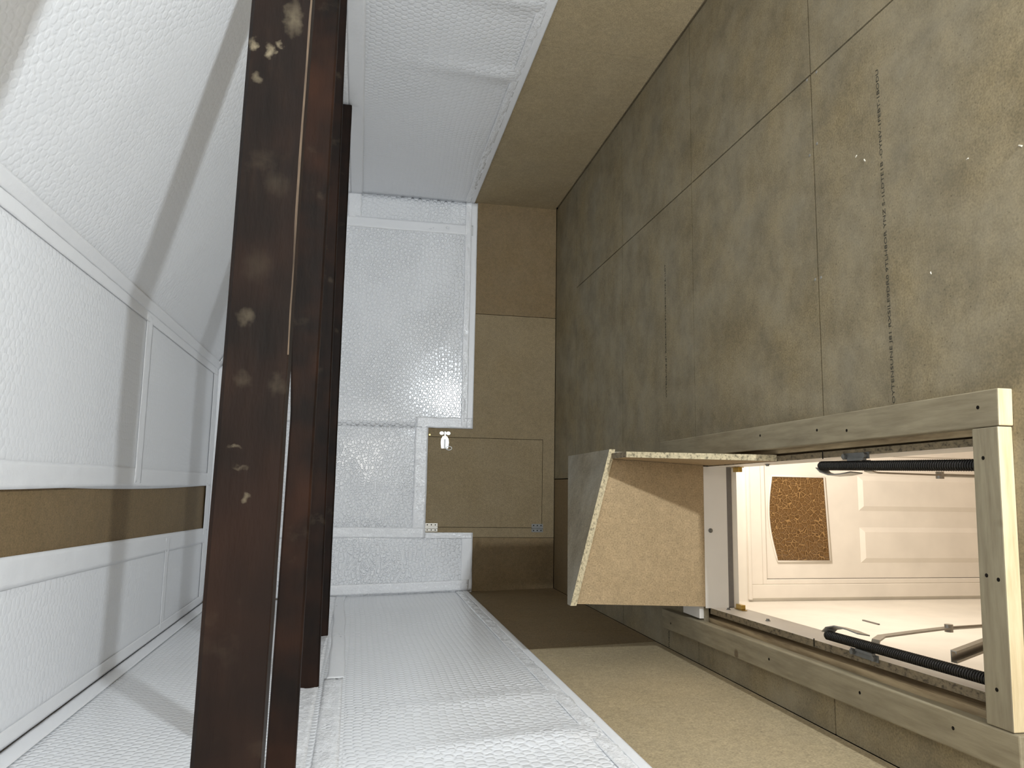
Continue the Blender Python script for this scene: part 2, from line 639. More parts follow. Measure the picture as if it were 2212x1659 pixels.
def lettering(text, x0, x1, y, name):
    c = bpy.data.curves.new(name, 'FONT')
    c.body = text
    c.size = 0.017
    c.extrude = 0.0004
    c.resolution_u = 2
    o = bpy.data.objects.new(name, c)
    COL.objects.link(o)
    bpy.context.view_layer.update()
    me = bpy.data.meshes.new_from_object(o.evaluated_get(bpy.context.evaluated_depsgraph_get()))
    bpy.data.objects.remove(o)
    xs = [v.co.x for v in me.vertices]
    sx = (x1 - x0) / (max(xs) - min(xs))
    mx = min(xs)
    for v in me.vertices:
        v.co.x = x0 + (v.co.x - mx) * sx
        v.co.y += y
        v.co.z += 0.0006
    me.materials.clear()
    me.materials.append(M['ink'])
    r = bpy.data.objects.new(name, me)
    COL.objects.link(r)
    r.parent = floor
    return r


lettering("OYTENSUNE J81 RXSILE9DR0 9TLH8OR YNZ S-1LDTE1B -OYNV-1FEBT-1BODU", 0.262, 1.288, 1.938, 'printed_lettering')
lettering("OYTENSUNE J81 RXSILE9DR0 9TLH8OR YNZ S-1LDT", 0.47, 1.16, 3.612, 'printed_lettering')
lettering("9TLH8OR", -0.742, -0.665, 3.612, 'printed_lettering')

sm_ = [(1.174, 2.311), (1.453, 2.252), (0.726, 2.306), (0.724, 2.272), (1.197, 2.265), (1.455, 2.31), (0.25, 2.31)]
for i, (x, y) in enumerate(sm_):
    s = MB()
    s.tube([(x, y, -0.004), (x, y, 0.0012), (x, y, 0.0018)], [0.0052, 0.0052, 0.0035], 10)
    s.build('screw', M['steel'], floor)

# ------------------------------------------------------------------ walls
# right wall: two low chipboards, studs and plain boarding above
wr = MB()
wr.box(XR, YB, 0.013, XR + 0.02, 3.607, 0.74)
wr.box(XR, 3.611, 0.013, XR + 0.02, YE, 0.74)
wr.box(XR, YB, 0.74, XR + 0.02, YE, ZS + 0.02)
wr.box(XR + 0.02, YB, -0.05, XR + 0.05, YE, ZS + 0.04)
tag(wr.build('wall_right', [M['board_pale']]), kind='structure')

wl = MB()


def lwall(y0, y1, z0, z1, mi, d=0.0):
    wl.hexa([(xl(z0) - 0.02, y0, z0), (xl(z0) + d, y0, z0), (xl(z0) + d, y1, z0), (xl(z0) - 0.02, y1, z0),
             (xl(z1) - 0.02, y0, z1), (xl(z1) + d, y0, z1), (xl(z1) + d, y1, z1), (xl(z1) - 0.02, y1, z1)], mi)


lwall(YB, 3.775, 0.006, 0.74, 0)
lwall(3.779, YE, 0.006, 0.74, 1)  # brown board, its tone also carries the hatch box's shadow
lwall(YB, YE, 0.74, ZC + 0.02, 0)
tag(wl.build('wall_left', [M['board_pale'], M['board_brown']]), kind='structure')

# far wall with the opening for the low access door
DX0, DX1, DZ0, DZ1 = -0.294, 0.388, 0.097, 1.03
wf = MB()
wf.box(1.367, YE, 0.004, XR + 0.02, YE + 0.02, 0.70, 1)
wf.box(DX1, YE, 0.004, 1.363, YE + 0.02, 0.70, 0)
wf.box(DX1, YE, 0.70, 1.363, YE + 0.02, 1.06, 0)
wf.box(DX0, YE, 0.004, DX1, YE + 0.02, DZ0, 0)
wf.box(DX0, YE, DZ1, DX1, YE + 0.02, 1.06, 0)
wf.box(-0.365, YE, 0.004, DX0, YE + 0.02, 1.06, 0)
wf.box(xl(0) - 0.02, YE, 0.004, -0.368, YE + 0.02, 1.06, 1)  # brown plus the box's cast shade, both put into the board colour
wf.box(1.363, YE, 0.70, XR + 0.02, YE + 0.02, 1.06, 0)
wf.prism([(xl(ZC) - 0.03, YE, 1.06), (XR + 0.02, YE, 1.06), (XR + 0.02, YE, ZS), (XK, YE, ZC + 0.02), (xl(ZC) - 0.03, YE, ZC + 0.02)], (0, 0.02, 0))
wf.box(xl(0) - 0.1, YE + 0.06, -0.05, XR + 0.1, YE + 0.08, 2.6, 2)
tag(wf.build('wall_far', [M['board'], M['board_brown'], M['black']]), kind='structure')

wb = MB()
wb.prism([(xl(0) - 0.05, YB, -0.02), (XR + 0.05, YB, -0.02), (XR + 0.05, YB, ZS), (XK, YB, ZC + 0.03), (xl(ZC) - 0.05, YB, ZC + 0.03)], (0, -0.02, 0))
tag(wb.build('wall_back', [M['foil_soft']]), kind='structure')

ce = MB()
ce.box(xl(ZC) - 0.05, YB, ZC, XK, YE, ZC + 0.02)
d = Vector((XR - XK, 0, ZS - ZC))
nrm = Vector((-d.z, 0, d.x)).normalized() * 0.02
ce.prism([(XK, YB, ZC), (XR + 0.02, YB, ZS - 0.01), (XR + 0.02, YE, ZS - 0.01), (XK, YE, ZC)], tuple(nrm))
tag(ce.build('ceiling', [M['board_ceiling']]), kind='structure')

# ------------------------------------------------------------------ white bubble foil insulation and its tape
FT = 0.006


def soft(p, n, amp, s, seed):
    p = Vector(p)
    return p + Vector(n) * (amp * nz(p, s, seed) + amp * 0.35 * nz(p, s * 3.3, seed + 9))


def sheet_patch(mb, fn, n, nu, nv, amp=0.005, s=1.6, seed=1.0, mi=0):
    """fn(u,v)-> point on the wall plane; sheet sits FT in front of it, bulging by amp"""
    n = Vector(n).normalized()

    def g(u, v):
        p = Vector(fn(u, v))
        e = min(1.0, 8 * min(u, 1 - u, v, 1 - v))
        q = soft(p, n, amp, s, seed)
        off = (q - p).dot(n) * e + amp * e
        return p + n * (FT + max(0, off)), n
    mb.grid(g, nu, nv, mi, FT)


def tape_strip(parent, a, b, wv, n, lift=0.004, amp=0.002, mat_=None, nu=60, nv=6, seed=3.0, wobble=0.004, name='seam_tape'):
    """tape from a to b; wv = full width vector; n = outward normal"""
    a, b, wv, n = Vector(a), Vector(b), Vector(wv), Vector(n).normalized()
    mb = MB()

    def g(u, v):
        c = a.lerp(b, u)
        wob = wobble * nz((u * 4.0, v * 0.0, 0), 1.0, seed)
        p = c + wv * v + wv.normalized() * wob
        cr = amp * (nz((u * (b - a).length * 14, v * 2.0, 0), 1.0, seed) + 0.6 * nz((u * (b - a).length * 30, v * 3.0, 1), 1.0, seed + 4))
        e = math.sin(math.pi * min(1, max(0, v)))
        return p + n * (FT + 0.004 + lift * 0.7 + cr * (0.35 + e)), n
    mb.grid(g, nu, nv, 0, 0.0015)
    return mb.build(name, mat_ or M['tape'], parent, smooth=True)


# --- far wall sheet
fe = empty('insulation_sheet', (0.7, YE, 0.65), 'white bubble foil insulation sheet covering the upper far wall, notched around the small access door', 'insulation')
m = MB()
for (x0, x1, z0) in ((0.455, XR - 0.004, 0.655), (-0.331, 0.455, 0.997), (xl(1.6), -0.331, 0.637)):
    def fn(u, v, x0=x0, x1=x1, z0=z0):
        x = lerp(x0, x1, u)
        return (x, YE, lerp(z0, ztop(x) - 0.005, v))
    sheet_patch(m, fn, (0, -1, 0), 40, 40, amp=0.004, s=2.0, seed=2.0)
m.build('foil', M['foil'], fe, smooth=True)
NE = (0, -1, 0)
tape_strip(fe, (1.995, YE, 0.69), (1.995, YE, 1.95), (0.085, 0, 0), NE, seed=1)
tape_strip(fe, (0.455, YE, 0.655), (XR - 0.01, YE, 0.657), (0, 0, 0.05), NE, seed=2, lift=0.001, amp=0.001)
tape_strip(fe, (0.455, YE, 0.700), (XR - 0.01, YE, 0.702), (0, 0, 0.05), NE, seed=17, mat_=M['tape_crinkle'], lift=0.008, amp=0.005, nu=90)
tape_strip(fe, (2.07, YE, 1.565), (XR - 0.01, YE, 1.57), (0, 0, 0.105), NE, seed=3, mat_=M['tape_crinkle'], nu=16)
tape_strip(fe, (0.455, YE, 0.657), (0.455, YE, 1.09), (0.082, 0, 0), NE, seed=4, mat_=M['tape_crinkle'], nu=24, lift=0.006)
tape_strip(fe, (-0.331, YE, 0.997), (0.535, YE, 0.997), (0, 0, 0.10), NE, seed=5, mat_=M['tape_crinkle'], nu=40, lift=0.004)
tape_strip(fe, (-0.375, YE, 0.64), (-0.375, YE, 1.0), (0.042, 0, 0), NE, seed=6, mat_=M['tape_crinkle'], nu=24, lift=0.006, wobble=0.001)
tape_strip(fe, (-0.375, YE, 0.999), (-0.375, YE, 2.3), (0.078, 0, 0), NE, seed=18, mat_=M['tape_crinkle'], nu=60, lift=0.007)
tape_strip(fe, (xl(0.6) + 0.012, YE, 0.637), (-0.333, YE, 0.637), (0, 0, 0.085), NE, seed=7, nu=24)
tape_strip(fe, (xl(0.7) + 0.016, YE, 0.66), (xl(2.4) + 0.016, YE, 2.45), (0.078, 0, 0), NE, seed=8, mat_=M['tape_crinkle'], nu=70, lift=0.006)
tape_strip(fe, (xl(2.5) + 0.02, YE, 2.455), (XK + 0.02, YE, 2.455), (0, 0, 0.09), NE, seed=9, nu=50)

# --- right wall sheet
fr = empty('insulation_sheet', (XR, 3.0, 0.68), 'white bubble foil insulation sheet on the right wall above the low chipboard', 'insulation')
m = MB()


def fn_r(u, v):
    return (XR, lerp(YB + 0.01, YE - 0.007, u), lerp(0.683, ZS - 0.01, v))


NR = Vector((-1, 0, 0))


def g_r(u, v):
    p = Vector(fn_r(u, v))
    e = min(1.0, 10 * min(v, 1 - v))
    crease = 0.0
    for (yc, h, wd) in ((3.93, 0.020, 0.05), (3.26, 0.016, 0.06), (2.4, 0.018, 0.07)):
        dy = (p.y + 0.06 * (p.z - 0.7) - yc) / wd
        crease += h * math.exp(-abs(dy) ** 1.4) * max(0.0, min(1.0, (1.45 - p.z) / 0.6))
    off = 0.004 + 0.006 * nz(p, 1.4, 5.0)
    return p + NR * (FT + max(0, off) * e + crease * e), NR


m.grid(g_r, 150, 24, 0, FT)
m.build('foil', M['foil_mid'], fr, smooth=True)
tape_strip(fr, (XR, YB + 0.02, 0.683), (XR, YE - 0.012, 0.683), (0, 0, 0.042), NR, seed=11, nu=160, lift=0.004, amp=0.001, mat_=M['tape'])
tape_strip(fr, (XR, YB + 0.02, 0.718), (XR, YE - 0.012, 0.718), (0, 0, 0.045), NR, seed=14, nu=220, lift=0.004, amp=0.005, mat_=M['tape_crinkle'])
tape_strip(fr, (XR, YB + 0.02, 1.553), (XR, YE - 0.012, 1.563), (0, 0, 0.095), NR, seed=12, nu=160, lift=0.005)
tape_strip(fr, (XR, YB + 0.02, 1.645), (XR, YE - 0.012, 1.655), (0, 0, 0.11), NR, seed=13, nu=160, lift=0.009, mat_=M['tape_crinkle'])

# --- left wall sheet
fl_ = empty('insulation_sheet', (-0.77, 3.0, 0.67), 'white bubble foil insulation sheet on the left wall above the low chipboard', 'insulation')
m = MB()
NL = Vector((1, 0, 0.036)).normalized()


def g_l(u, v):
    z = lerp(0.672, ZC - 0.012, v)
    p = Vector((xl(z), lerp(YB + 0.01, YE - 0.007, u), z))
    e = min(1.0, 12 * min(v, 1 - v))
    crease = 0.0
    for (yc, h, wd) in ((2.48, 0.018, 0.07), (2.95, 0.010, 0.06)):
        dy = (p.y + 0.10 * (p.z - 0.7) - yc) / wd
        crease += h * math.exp(-abs(dy) ** 1.4) * max(0.0, min(1.0, (1.5 - p.z) / 0.5))
    off = 0.005 + 0.007 * nz(p, 1.3, 7.0)
    return p + NL * (FT + (max(0, off) + crease) * e), NL


m.grid(g_l, 150, 40, 0, FT)
m.build('foil', M['foil_left'], fl_, smooth=True)


def ltape(y0, y1, z0, z1, wz, **k):
    tape_strip(fl_, (xl(z0), y0, z0), (xl(z1), y1, z1), (-0.036 * wz, 0, wz), NL, **k)


ltape(YB + 0.02, YE - 0.012, 0.668, 0.672, 0.035, seed=21, nu=160, lift=0.004, amp=0.001)
ltape(YB + 0.02, YE - 0.012, 0.698, 0.702, 0.058, seed=26, nu=220, lift=0.003, mat_=M['tape_crinkle'], amp=0.005)
ltape(YB + 0.02, 3.4, 1.50, 1.53, 0.075, seed=22, nu=120, lift=0.006, amp=0.004, mat_=M['tape_crinkle'])
ltape(3.4, YE - 0.05, 1.53, 1.56, 0.07, seed=23, nu=80, lift=0.006, wobble=0.03)
ltape(YB + 0.02, YE - 0.02, 1.60, 1.62, 0.11, seed=24, nu=160, lift=0.010, amp=0.006, mat_=M['tape_crinkle'], wobble=0.02)
ltape(YB + 0.02, YE - 0.02, ZC - 0.085, ZC - 0.085, 0.075, seed=25, nu=140, lift=0.006)

# --- ceiling sheets
ND = Vector((0, 0, -1))
fc = empty('insulation_sheet', (0.4, 3.0, ZC), 'white bubble foil ceiling sheet between the chipboard strip and the right-hand slope', 'insulation')
m = MB()


def strip_r(y):
    return -0.008 - 0.020 * math.sin(math.pi * max(0, min(1, (y - 2.2) / 3.6)))


def strip_l(y):
    return -0.215 - 0.0235 * (y - 2.0)


YS = 5.70


def fn(u, v):
    y = lerp(YB + 0.01, YE - 0.012, v)
    x0 = strip_r(y)
    return (lerp(x0, XK - 0.004, u), y, ZC)


sheet_patch(m, fn, ND, 24, 150, amp=0.003, s=1.7, seed=31)
m.build('foil', M['foil_soft'], fc, smooth=True)
tape_strip(fc, (0.0, 3.93, ZC), (XK - 0.02, 3.93, ZC), (0, 0.108, 0), ND, seed=32, nu=40, lift=0.004, amp=0.003)
tape_strip(fc, (-0.026, 2.0, ZC), (-0.012, YE - 0.012, ZC), (0.088, 0, 0), ND, seed=33, nu=120, lift=0.003, amp=0.003, wobble=0.006)
tape_strip(fc, (0.0, YB + 0.02, ZC), (-0.012, 2.0, ZC), (0.088, 0, 0), ND, seed=34, nu=80, lift=0.003)
tape_strip(fc, (0.0, YE - 0.165, ZC), (XK - 0.02, YE - 0.165, ZC), (0, 0.155, 0), ND, seed=35, nu=40, lift=0.004)
tape_strip(fc, (XK - 0.055, YB + 0.02, ZC), (XK - 0.055, YE - 0.012, ZC), (0.063, 0, 0), ND, seed=36, nu=140, lift=0.004, wobble=0.003)

fc2 = empty('insulation_sheet', (-0.55, 3.0, ZC), 'white bubble foil ceiling sheet between the chipboard strip and the left wall', 'insulation')
m = MB()


def fn(u, v):
    y = lerp(YB + 0.01, YE - 0.012, v)
    return (lerp(xl(ZC) + 0.012, strip_l(y), u), y, ZC)


sheet_patch(m, fn, ND, 20, 150, amp=0.003, s=1.7, seed=41)
m.build('foil', M['foil_soft'], fc2, smooth=True)
tape_strip(fc2, (xl(ZC) + 0.03, 4.65, ZC), (-0.30, 4.65, ZC), (0, 0.085, 0), ND, seed=42, nu=24, lift=0.004)
tape_strip(fc2, (strip_l(YB) - 0.098, YB + 0.02, ZC), (strip_l(YE) - 0.098, YE - 0.012, ZC), (0.097, 0, 0), ND, seed=43, nu=160, lift=0.003, amp=0.004)
tape_strip(fc2, (xl(ZC) + 0.02, YB + 0.02, ZC), (xl(ZC) + 0.02, YE - 0.012, ZC), (0.055, 0, 0), ND, seed=44, nu=140, lift=0.004, wobble=0.003)
tape_strip(fc2, (xl(ZC) + 0.03, YE - 0.165, ZC), (-0.30, YE - 0.165, ZC), (0, 0.155, 0), ND, seed=45, nu=24, lift=0.003)
tape_strip(fc2, (-0.32, YS, ZC), (0.01, YS, ZC), (0, 0.16, 0), ND, seed=46, nu=20, lift=0.004)

fs = empty('insulation_sheet', (1.55, 3.0, 2.15), 'white bubble foil insulation sheet on the sloping ceiling at the right', 'insulation')
m = MB()
SD = Vector((XR - XK, 0, ZS - ZC))
NS = Vector((SD.z, 0, -SD.x)).normalized()


def fn(u, v):
    y = lerp(YB + 0.01, YE - 0.012, v)
    return (lerp(XK + 0.004, XR - 0.012, u), y, lerp(ZC, ZS, u) - 0.002)


sheet_patch(m, fn, NS, 40, 150, amp=0.006, s=1.5, seed=51)
m.build('foil', M['foil_soft'], fs, smooth=True)
sd = SD.normalized()
tape_strip(fs, Vector((XK, YB + 0.02, ZC)) + sd * 0.002, Vector((XK, YE - 0.012, ZC)) + sd * 0.002, sd * 0.050, NS, seed=52, nu=140, lift=0.007, wobble=0.003)
tape_strip(fs, Vector((XK, YE - 0.12, ZC)) + sd * 0.03, Vector((XR, YE - 0.12, ZS)) - sd * 0.03, (0, 0.105, 0), NS, seed=53, nu=50, lift=0.006)

# ------------------------------------------------------------------ old dark beams across the loft


def beam(label, xa, ya, za0, za1, xb, yb, zb0, zb1, depth, seed, worn=False, grp='dark beams across the loft', top=None):
    """(xa,ya) left end, (xb,yb) right end of the front face; z0 bottom, z1 top at each end"""
    e = empty('ceiling_beam', ((xa + xb) / 2, (ya + yb) / 2, min(za0, zb0)), label, 'beam', grp)
    mb = MB()
    n = 90
    ch = 0.006
    prof_n = 8
    rings = []
    for i in range(n + 1):
        t = i / n
        x, y = lerp(xa, xb, t), lerp(ya, yb, t)
        z0, z1 = lerp(za0, zb0, t), lerp(za1, zb1, t)
        if top:
            z1 = top(x)
        w0 = 0.0010 * nz((x * 3, 0, 0), 1.0, seed) + 0.0006 * nz((x * 14, 0, 0), 1.0, seed)
        w1 = 0.0014 * nz((x * 3, 5, 0), 1.0, seed)
        c = ch
        if worn:
            c = 0.0018 + 0.001 * max(0, nz((x * 6, 2, 0), 1.0, seed)) + 0.0014 * max(0.0, min(1.0, (x - 0.2) / 0.3)) * (0.8 + nz((x * 11, 3, 0), 1, seed))
        pr = [(y, z0 + c + w0), (y + c, z0 + w0), (y + depth - ch, z0 + w0), (y + depth, z0 + ch + w0),
              (y + depth, z1 - ch + w1), (y + depth - ch, z1 + w1), (y + ch, z1 + w1), (y, z1 - ch + w1)]
        b = len(mb.v)
        mb.v += [Vector((x, a, zz)) for a, zz in pr]
        rings.append(b)
    for i in range(n):
        for k in range(prof_n):
            k2 = (k + 1) % prof_n
            mb.f.append([rings[i] + k, rings[i + 1] + k, rings[i + 1] + k2, rings[i] + k2])
            x = lerp(xa, xb, (i + 0.5) / n)
            mb.m.append(1 if (worn and k == 0 and x > 0.10 and nz((x * 9, 8, 0), 1.0, seed) > -0.16) else 0)
    mb.f.append([rings[0] + k for k in range(prof_n)])
    mb.m.append(0)
    mb.f.append([rings[-1] + k for k in range(prof_n)][::-1])
    mb.m.append(0)
    mb.build('timber', [M['beam_near'] if worn else (M['beam_red'] if top else M['beam']), M['worn']], e)
    return e


beam('nearest and largest-looking dark brown beam, with pale scuffs and a worn lower edge', -0.79, 1.0816, 1.612, 1.700, XR - 0.03, 1.2637, 1.600, 1.695, 0.055, 3.0, True)
beam('second dark beam, its pale-lit face showing just under the nearest beam', -0.80, 2.285, 1.638, 1.7165, XR - 0.03, 2.315, 1.6187, 1.7175, 0.045, 5.0,
     top=lambda x: lerp(1.7165, 1.7022, (x + 0.8) / 1.0) if x < 0.2 else min(1.724, 1.7022 + (x - 0.2) * 0.05))
beam('third dark beam from the front, ending against the left wall foil', -0.80, 3.255, 1.622, 1.705, XR - 0.03, 3.30, 1.645, 1.72, 0.055, 7.0)
beam('farthest dark beam, nearest the far wall', -0.80, 4.335, 1.626, 1.70, XR - 0.03, 4.41, 1.634, 1.715, 0.055, 9.0)

# ------------------------------------------------------------------ low access door in the far wall
ad = empty('access_door', (0.047, YE, DZ0), 'small chipboard access door low in the far wall with two hinges and a zinc hasp', 'access door')
m = MB()
DG = 0.0035
m.box(DX0 + DG, YE - 0.001, DZ0 + DG, DX1 - DG, YE + 0.017, DZ1 - DG)
panel = m.build('door_panel', M['board'], ad)


def butt_hinge(x, z0, z1, mt):
    h = MB()
    h.box(x - 0.031, YE - 0.004, z0, x - 0.003, YE - 0.001, z1)
    h.box(x + 0.003, YE - 0.004, z0, x + 0.031, YE - 0.001, z1)
    h.tube([(x, YE - 0.005, z0), (x, YE - 0.005, z1)], 0.0055, 10)
    o = h.build('hinge', mt, ad)
    for dx in (-0.019, 0.019):
        for t in (0.18, 0.5, 0.82):
            s = MB()
            z = lerp(z0, z1, t)
            s.tube([(x + dx, YE - 0.0035, z), (x + dx, YE - 0.0048, z)], 0.0048, 8)
            s.build('screw', M['black'] if (t + dx) % 0.3 > 0.1 else M['steel'], o)


butt_hinge(DX0, 0.905, 0.998, M['steel'])
butt_hinge(DX0, 0.09, 0.18, M['steel_dull'])
# hasp: swivelling staple on the frame, slotted plate on the door, ring hanging from it
hs = MB()
for zc in (0.893, 0.843):
    pts = []
    for k in range(14):
        a = 2 * math.pi * k / 14
        pts.append((0.416 + 0.013 * math.sin(a), YE - 0.004, zc + 0.016 * math.cos(a)))
    hs.prism(pts, (0, 0.003, 0))
hs.box(0.356, YE - 0.010, 0.862, 0.428, YE - 0.0035, 0.873)
staple = hs.build('staple_plate', M['steel_glare'], ad)
hp = MB()
hp.prism([(0.393, YE - 0.005, 0.884), (0.372, YE - 0.005, 0.896), (0.345, YE - 0.005, 0.899), (0.300, YE - 0.005, 0.894), (0.300, YE - 0.005, 0.842),
          (0.345, YE - 0.005, 0.837), (0.372, YE - 0.005, 0.840), (0.393, YE - 0.005, 0.852)], (0, 0.004, 0))
hp.tube([(0.302, YE - 0.008, 0.868), (0.37, YE - 0.008, 0.868)], 0.006, 10)
hasp = hp.build('hasp_plate', M['steel_glare'], ad)
rg = MB()
ring = []
for k in range(25):
    a = 2 * math.pi * k / 24
    ring.append((0.302 + 0.014 * math.cos(a), YE - 0.010, 0.836 + 0.022 * math.sin(a)))
rg.tube(ring, 0.0028, 8, cap=False)
rg.build('ring', M['steel_glare'], hasp, smooth=True)
sc_ = MB()
sc_.tube([(0.401, YE, 0.984), (0.401, YE - 0.002, 0.984)], 0.006, 10)
sc_.build('screw', M['brass'], ad)

# ------------------------------------------------------------------ timber surround of the loft hatch
hf = empty('hatch_surround', (-0.18, 2.5, 0.0), 'planed timber surround of three rails framing the open loft hatch in the floor', 'hatch frame')
m = MB()
m.hexa([(0.166, 1.537, 0), (0.254, 1.533, 0), (0.243, 3.615, 0), (0.155, 3.619, 0), (0.166, 1.537, 0.04), (0.254, 1.533, 0.04), (0.243, 3.615, 0.04), (0.155, 3.619, 0.04)],
       mis=[0, 0, 1, 0, 0, 0])
rail_r = m.build('side_rail', [M['cls'], M['cls_end']], hf, bevel=0.003)
m = MB()
m.hexa([(-0.612, 1.54, 0), (-0.524, 1.54, 0), (-0.558, 3.612, 0), (-0.645, 3.602, 0), (-0.612, 1.54, 0.04), (-0.524, 1.54, 0.04), (-0.558, 3.612, 0.04), (-0.645, 3.602, 0.04)])
rail_l = m.build('side_rail', [M['cls']], hf, bevel=0.004)
m = MB()
m.hexa([(-0.523, 1.554, 0), (0.165, 1.541, 0), (0.164, 1.620, 0), (-0.5235, 1.633, 0), (-0.523, 1.554, 0.04), (0.165, 1.541, 0.04), (0.164, 1.620, 0.04), (-0.5235, 1.633, 0.04)],
       mis=[0, 0, 1, 0, 0, 0])
rail_n = m.build('end_rail', [M['cls_x'], M['cls_end']], hf, bevel=0.003)
for (x, y, par) in ((0.214, 1.596, rail_r), (0.195, 2.111, rail_r), (0.207, 2.267, rail_r), (0.213, 2.632, rail_r), (0.092, 1.59, rail_n), (-0.183, 1.603, rail_n),
                    (-0.189, 1.569, rail_n), (-0.439, 1.595, rail_n), (-0.565, 1.739, rail_l), (-0.572, 2.102, rail_l), (-0.585, 2.613, rail_l), (-0.61, 3.5, rail_l)):
    s = MB()
    s.tube([(x, y, 0.038), (x, y, 0.0404)], 0.0048, 10)
    s.build('screw_hole', M['black'], par)

# rough joists under the rails
jl = MB()
jl.hexa([(-0.70, 1.45, -0.13), (-0.513, 1.45, -0.13), (-0.545, 3.4, -0.13), (-0.70, 3.4, -0.13),
         (-0.70, 1.45, -0.026), (-0.513, 1.45, -0.026), (-0.545, 3.4, -0.026), (-0.70, 3.4, -0.026)])
tag(jl.build('joist', M['rough']), 'rough sawn joist with dark splits under the left rail of the hatch', 'joist')
jr = MB()
jr.hexa([(0.153, 1.45, -0.13), (0.36, 1.45, -0.13), (0.36, 3.4, -0.13), (0.143, 3.4, -0.13),
         (0.153, 1.45, -0.026), (0.36, 1.45, -0.026), (0.36, 3.4, -0.026), (0.143, 3.4, -0.026)])
tag(jr.build('joist', M['rough']), 'timber joist in shadow under the right rail of the hatch', 'joist')

# ------------------------------------------------------------------ white casing lining the hatch
hc = empty('hatch_casing', (-0.18, 2.45, -0.165), 'white laminated chipboard casing lining the open loft hatch, with brass keepers', 'hatch casing')
ZT, ZB = -0.02, -0.165


def lining(name, a, b, off, z0, z1, joint=None):
    """vertical board with inner face from a to b, thickness vector off"""
    a, b, off = Vector((*a, 0)), Vector((*b, 0)), Vector((*off, 0))
    mb = MB()
    q = [a, b, b + off, a + off]
    mb.hexa([p + Vector((0, 0, z0)) for p in q] + [p + Vector((0, 0, z1)) for p in q], mis=[0, 1, 0, 0, 0, 0])
    return mb.build(name, [M['white_board'], M['edge_dark']], hc)


lin_l = lining('side_lining', (-0.471, 1.66), (-0.497, 3.205), (-0.024, 0), ZB, ZT)
lin_r = lining('side_lining', (0.126, 1.66), (0.113, 3.205), (0.020, 0), ZB, ZT)
lin_f = lining('end_lining', (-0.497, 3.200), (0.113, 3.200), (0, 0.018), ZB + 0.06, 0.004)
lin_n = lining('end_lining', (-0.471, 1.66), (0.126, 1.66), (0, -0.018), ZB, ZT)
m = MB()
m.box(-0.494, 3.201, ZB + 0.036, 0.112, 3.218, ZB + 0.0595)
m.build('seal_strip', M['seal'], hc)
for (x0, x1, y0) in ((-0.5055, -0.4795, 2.42), (0.117, 0.1435, 2.33)):
    m = MB()
    m.box(x0, y0, ZT - 0.0005, x1, y0 + 0.004, ZT + 0.0015)
    m.build('joint_line', M['black'], hc)
# brass keepers and bolts
for (x, y, z, sx) in ((-0.4945, 3.14, -0.125, 1), (0.1120, 3.14, -0.125, -1)):
    m = MB()
    m.box(min(x, x + sx * 0.003), y - 0.045, z - 0.012, max(x, x + sx * 0.003), y + 0.03, z + 0.012)
    pts = []
    for k in range(13):
        a = math.pi * k / 12
        pts.append((x + sx * 0.002, y - 0.008 + 0.024 * math.cos(a), z - 0.010 + 0.0 * math.sin(a)))
    m.box(min(x + sx * 0.003, x + sx * 0.022), y - 0.032, z - 0.010, max(x + sx * 0.003, x + sx * 0.022), y + 0.016, z + 0.010)
    m.build('brass_keeper', M['brass'], hc, bevel=0.004)
for (p, dvec) in (((-0.166, 3.2, -0.025), (0, -1, 0)), ((-0.4965, 3.145, -0.075), (1, 0, 0)), ((-0.4905, 2.83, -0.081), (1, 0, 0)), ((0.1155, 2.83, -0.098), (-1, 0, 0))):
    p, dvec = Vector(p), Vector(dvec)
    m = MB()
    m.tube([p, p + dvec * 0.002], 0.010, 12)
    m.tube([p + dvec * 0.002, p + dvec * 0.008], 0.0065, 6)
    m.build('bolt', M['steel_dull'], hc)

# ------------------------------------------------------------------ chipboard box standing over the far end of the hatch
bx = empty('hatch_box', (-0.17, 3.3, 0.0), 'chipboard box with a sloping lid standing behind the far end of the loft hatch', 'chipboard box')
m = MB()
m.prism([(-0.490, 3.2, 0.0045), (0.118, 3.2, 0.0045), (0.136, 3.2, 0.432), (-0.472, 3.2, 0.590)], (0, 0.022, 0), 0, 1)
m.build('back_panel', [M['board_box'], M['edge_dark']], bx)
m = MB()
# triangular cheek on the right, its long cut edge pale
A = [(0.119, 2.62, -0.018), (0.137, 3.003, 0.432), (0.1375, 3.199, 0.432), (0.118, 3.199, -0.018)]
OFF = Vector((0.023, 0, 0))
b0 = len(m.v)
m.v += [Vector(p) for p in A] + [Vector(p) + OFF for p in A]
for f, mi in (((0, 1, 2, 3), 0), ((7, 6, 5, 4), 0), ((0, 4, 5, 1), 1), ((1, 5, 6, 2), 2), ((2, 6, 7, 3), 0), ((3, 7, 4, 0), 0)):
    m.f.append(list(f))
    m.m.append(mi)
m.build('cheek_panel', [M['board_box'], M['edge'], M['edge_dark']], bx)
m = MB()
m.prism([(0.150, 3.222, 0.041), (0.150, 3.625, 0.041), (0.150, 3.625, 0.0), (0.150, 3.84, 0.0), (0.150, 3.80, 0.415), (0.150, 3.222, 0.415)], (0.02, 0, 0))
m.build('side_panel', [M['board_lid']], bx)
# lid: front edge climbs to the left, rear edge cut on the skew
m = MB()
sl = (0.612 - 0.442) / (-0.475 - 0.178)


def lz(x):
    return 0.442 + sl * (x - 0.178)


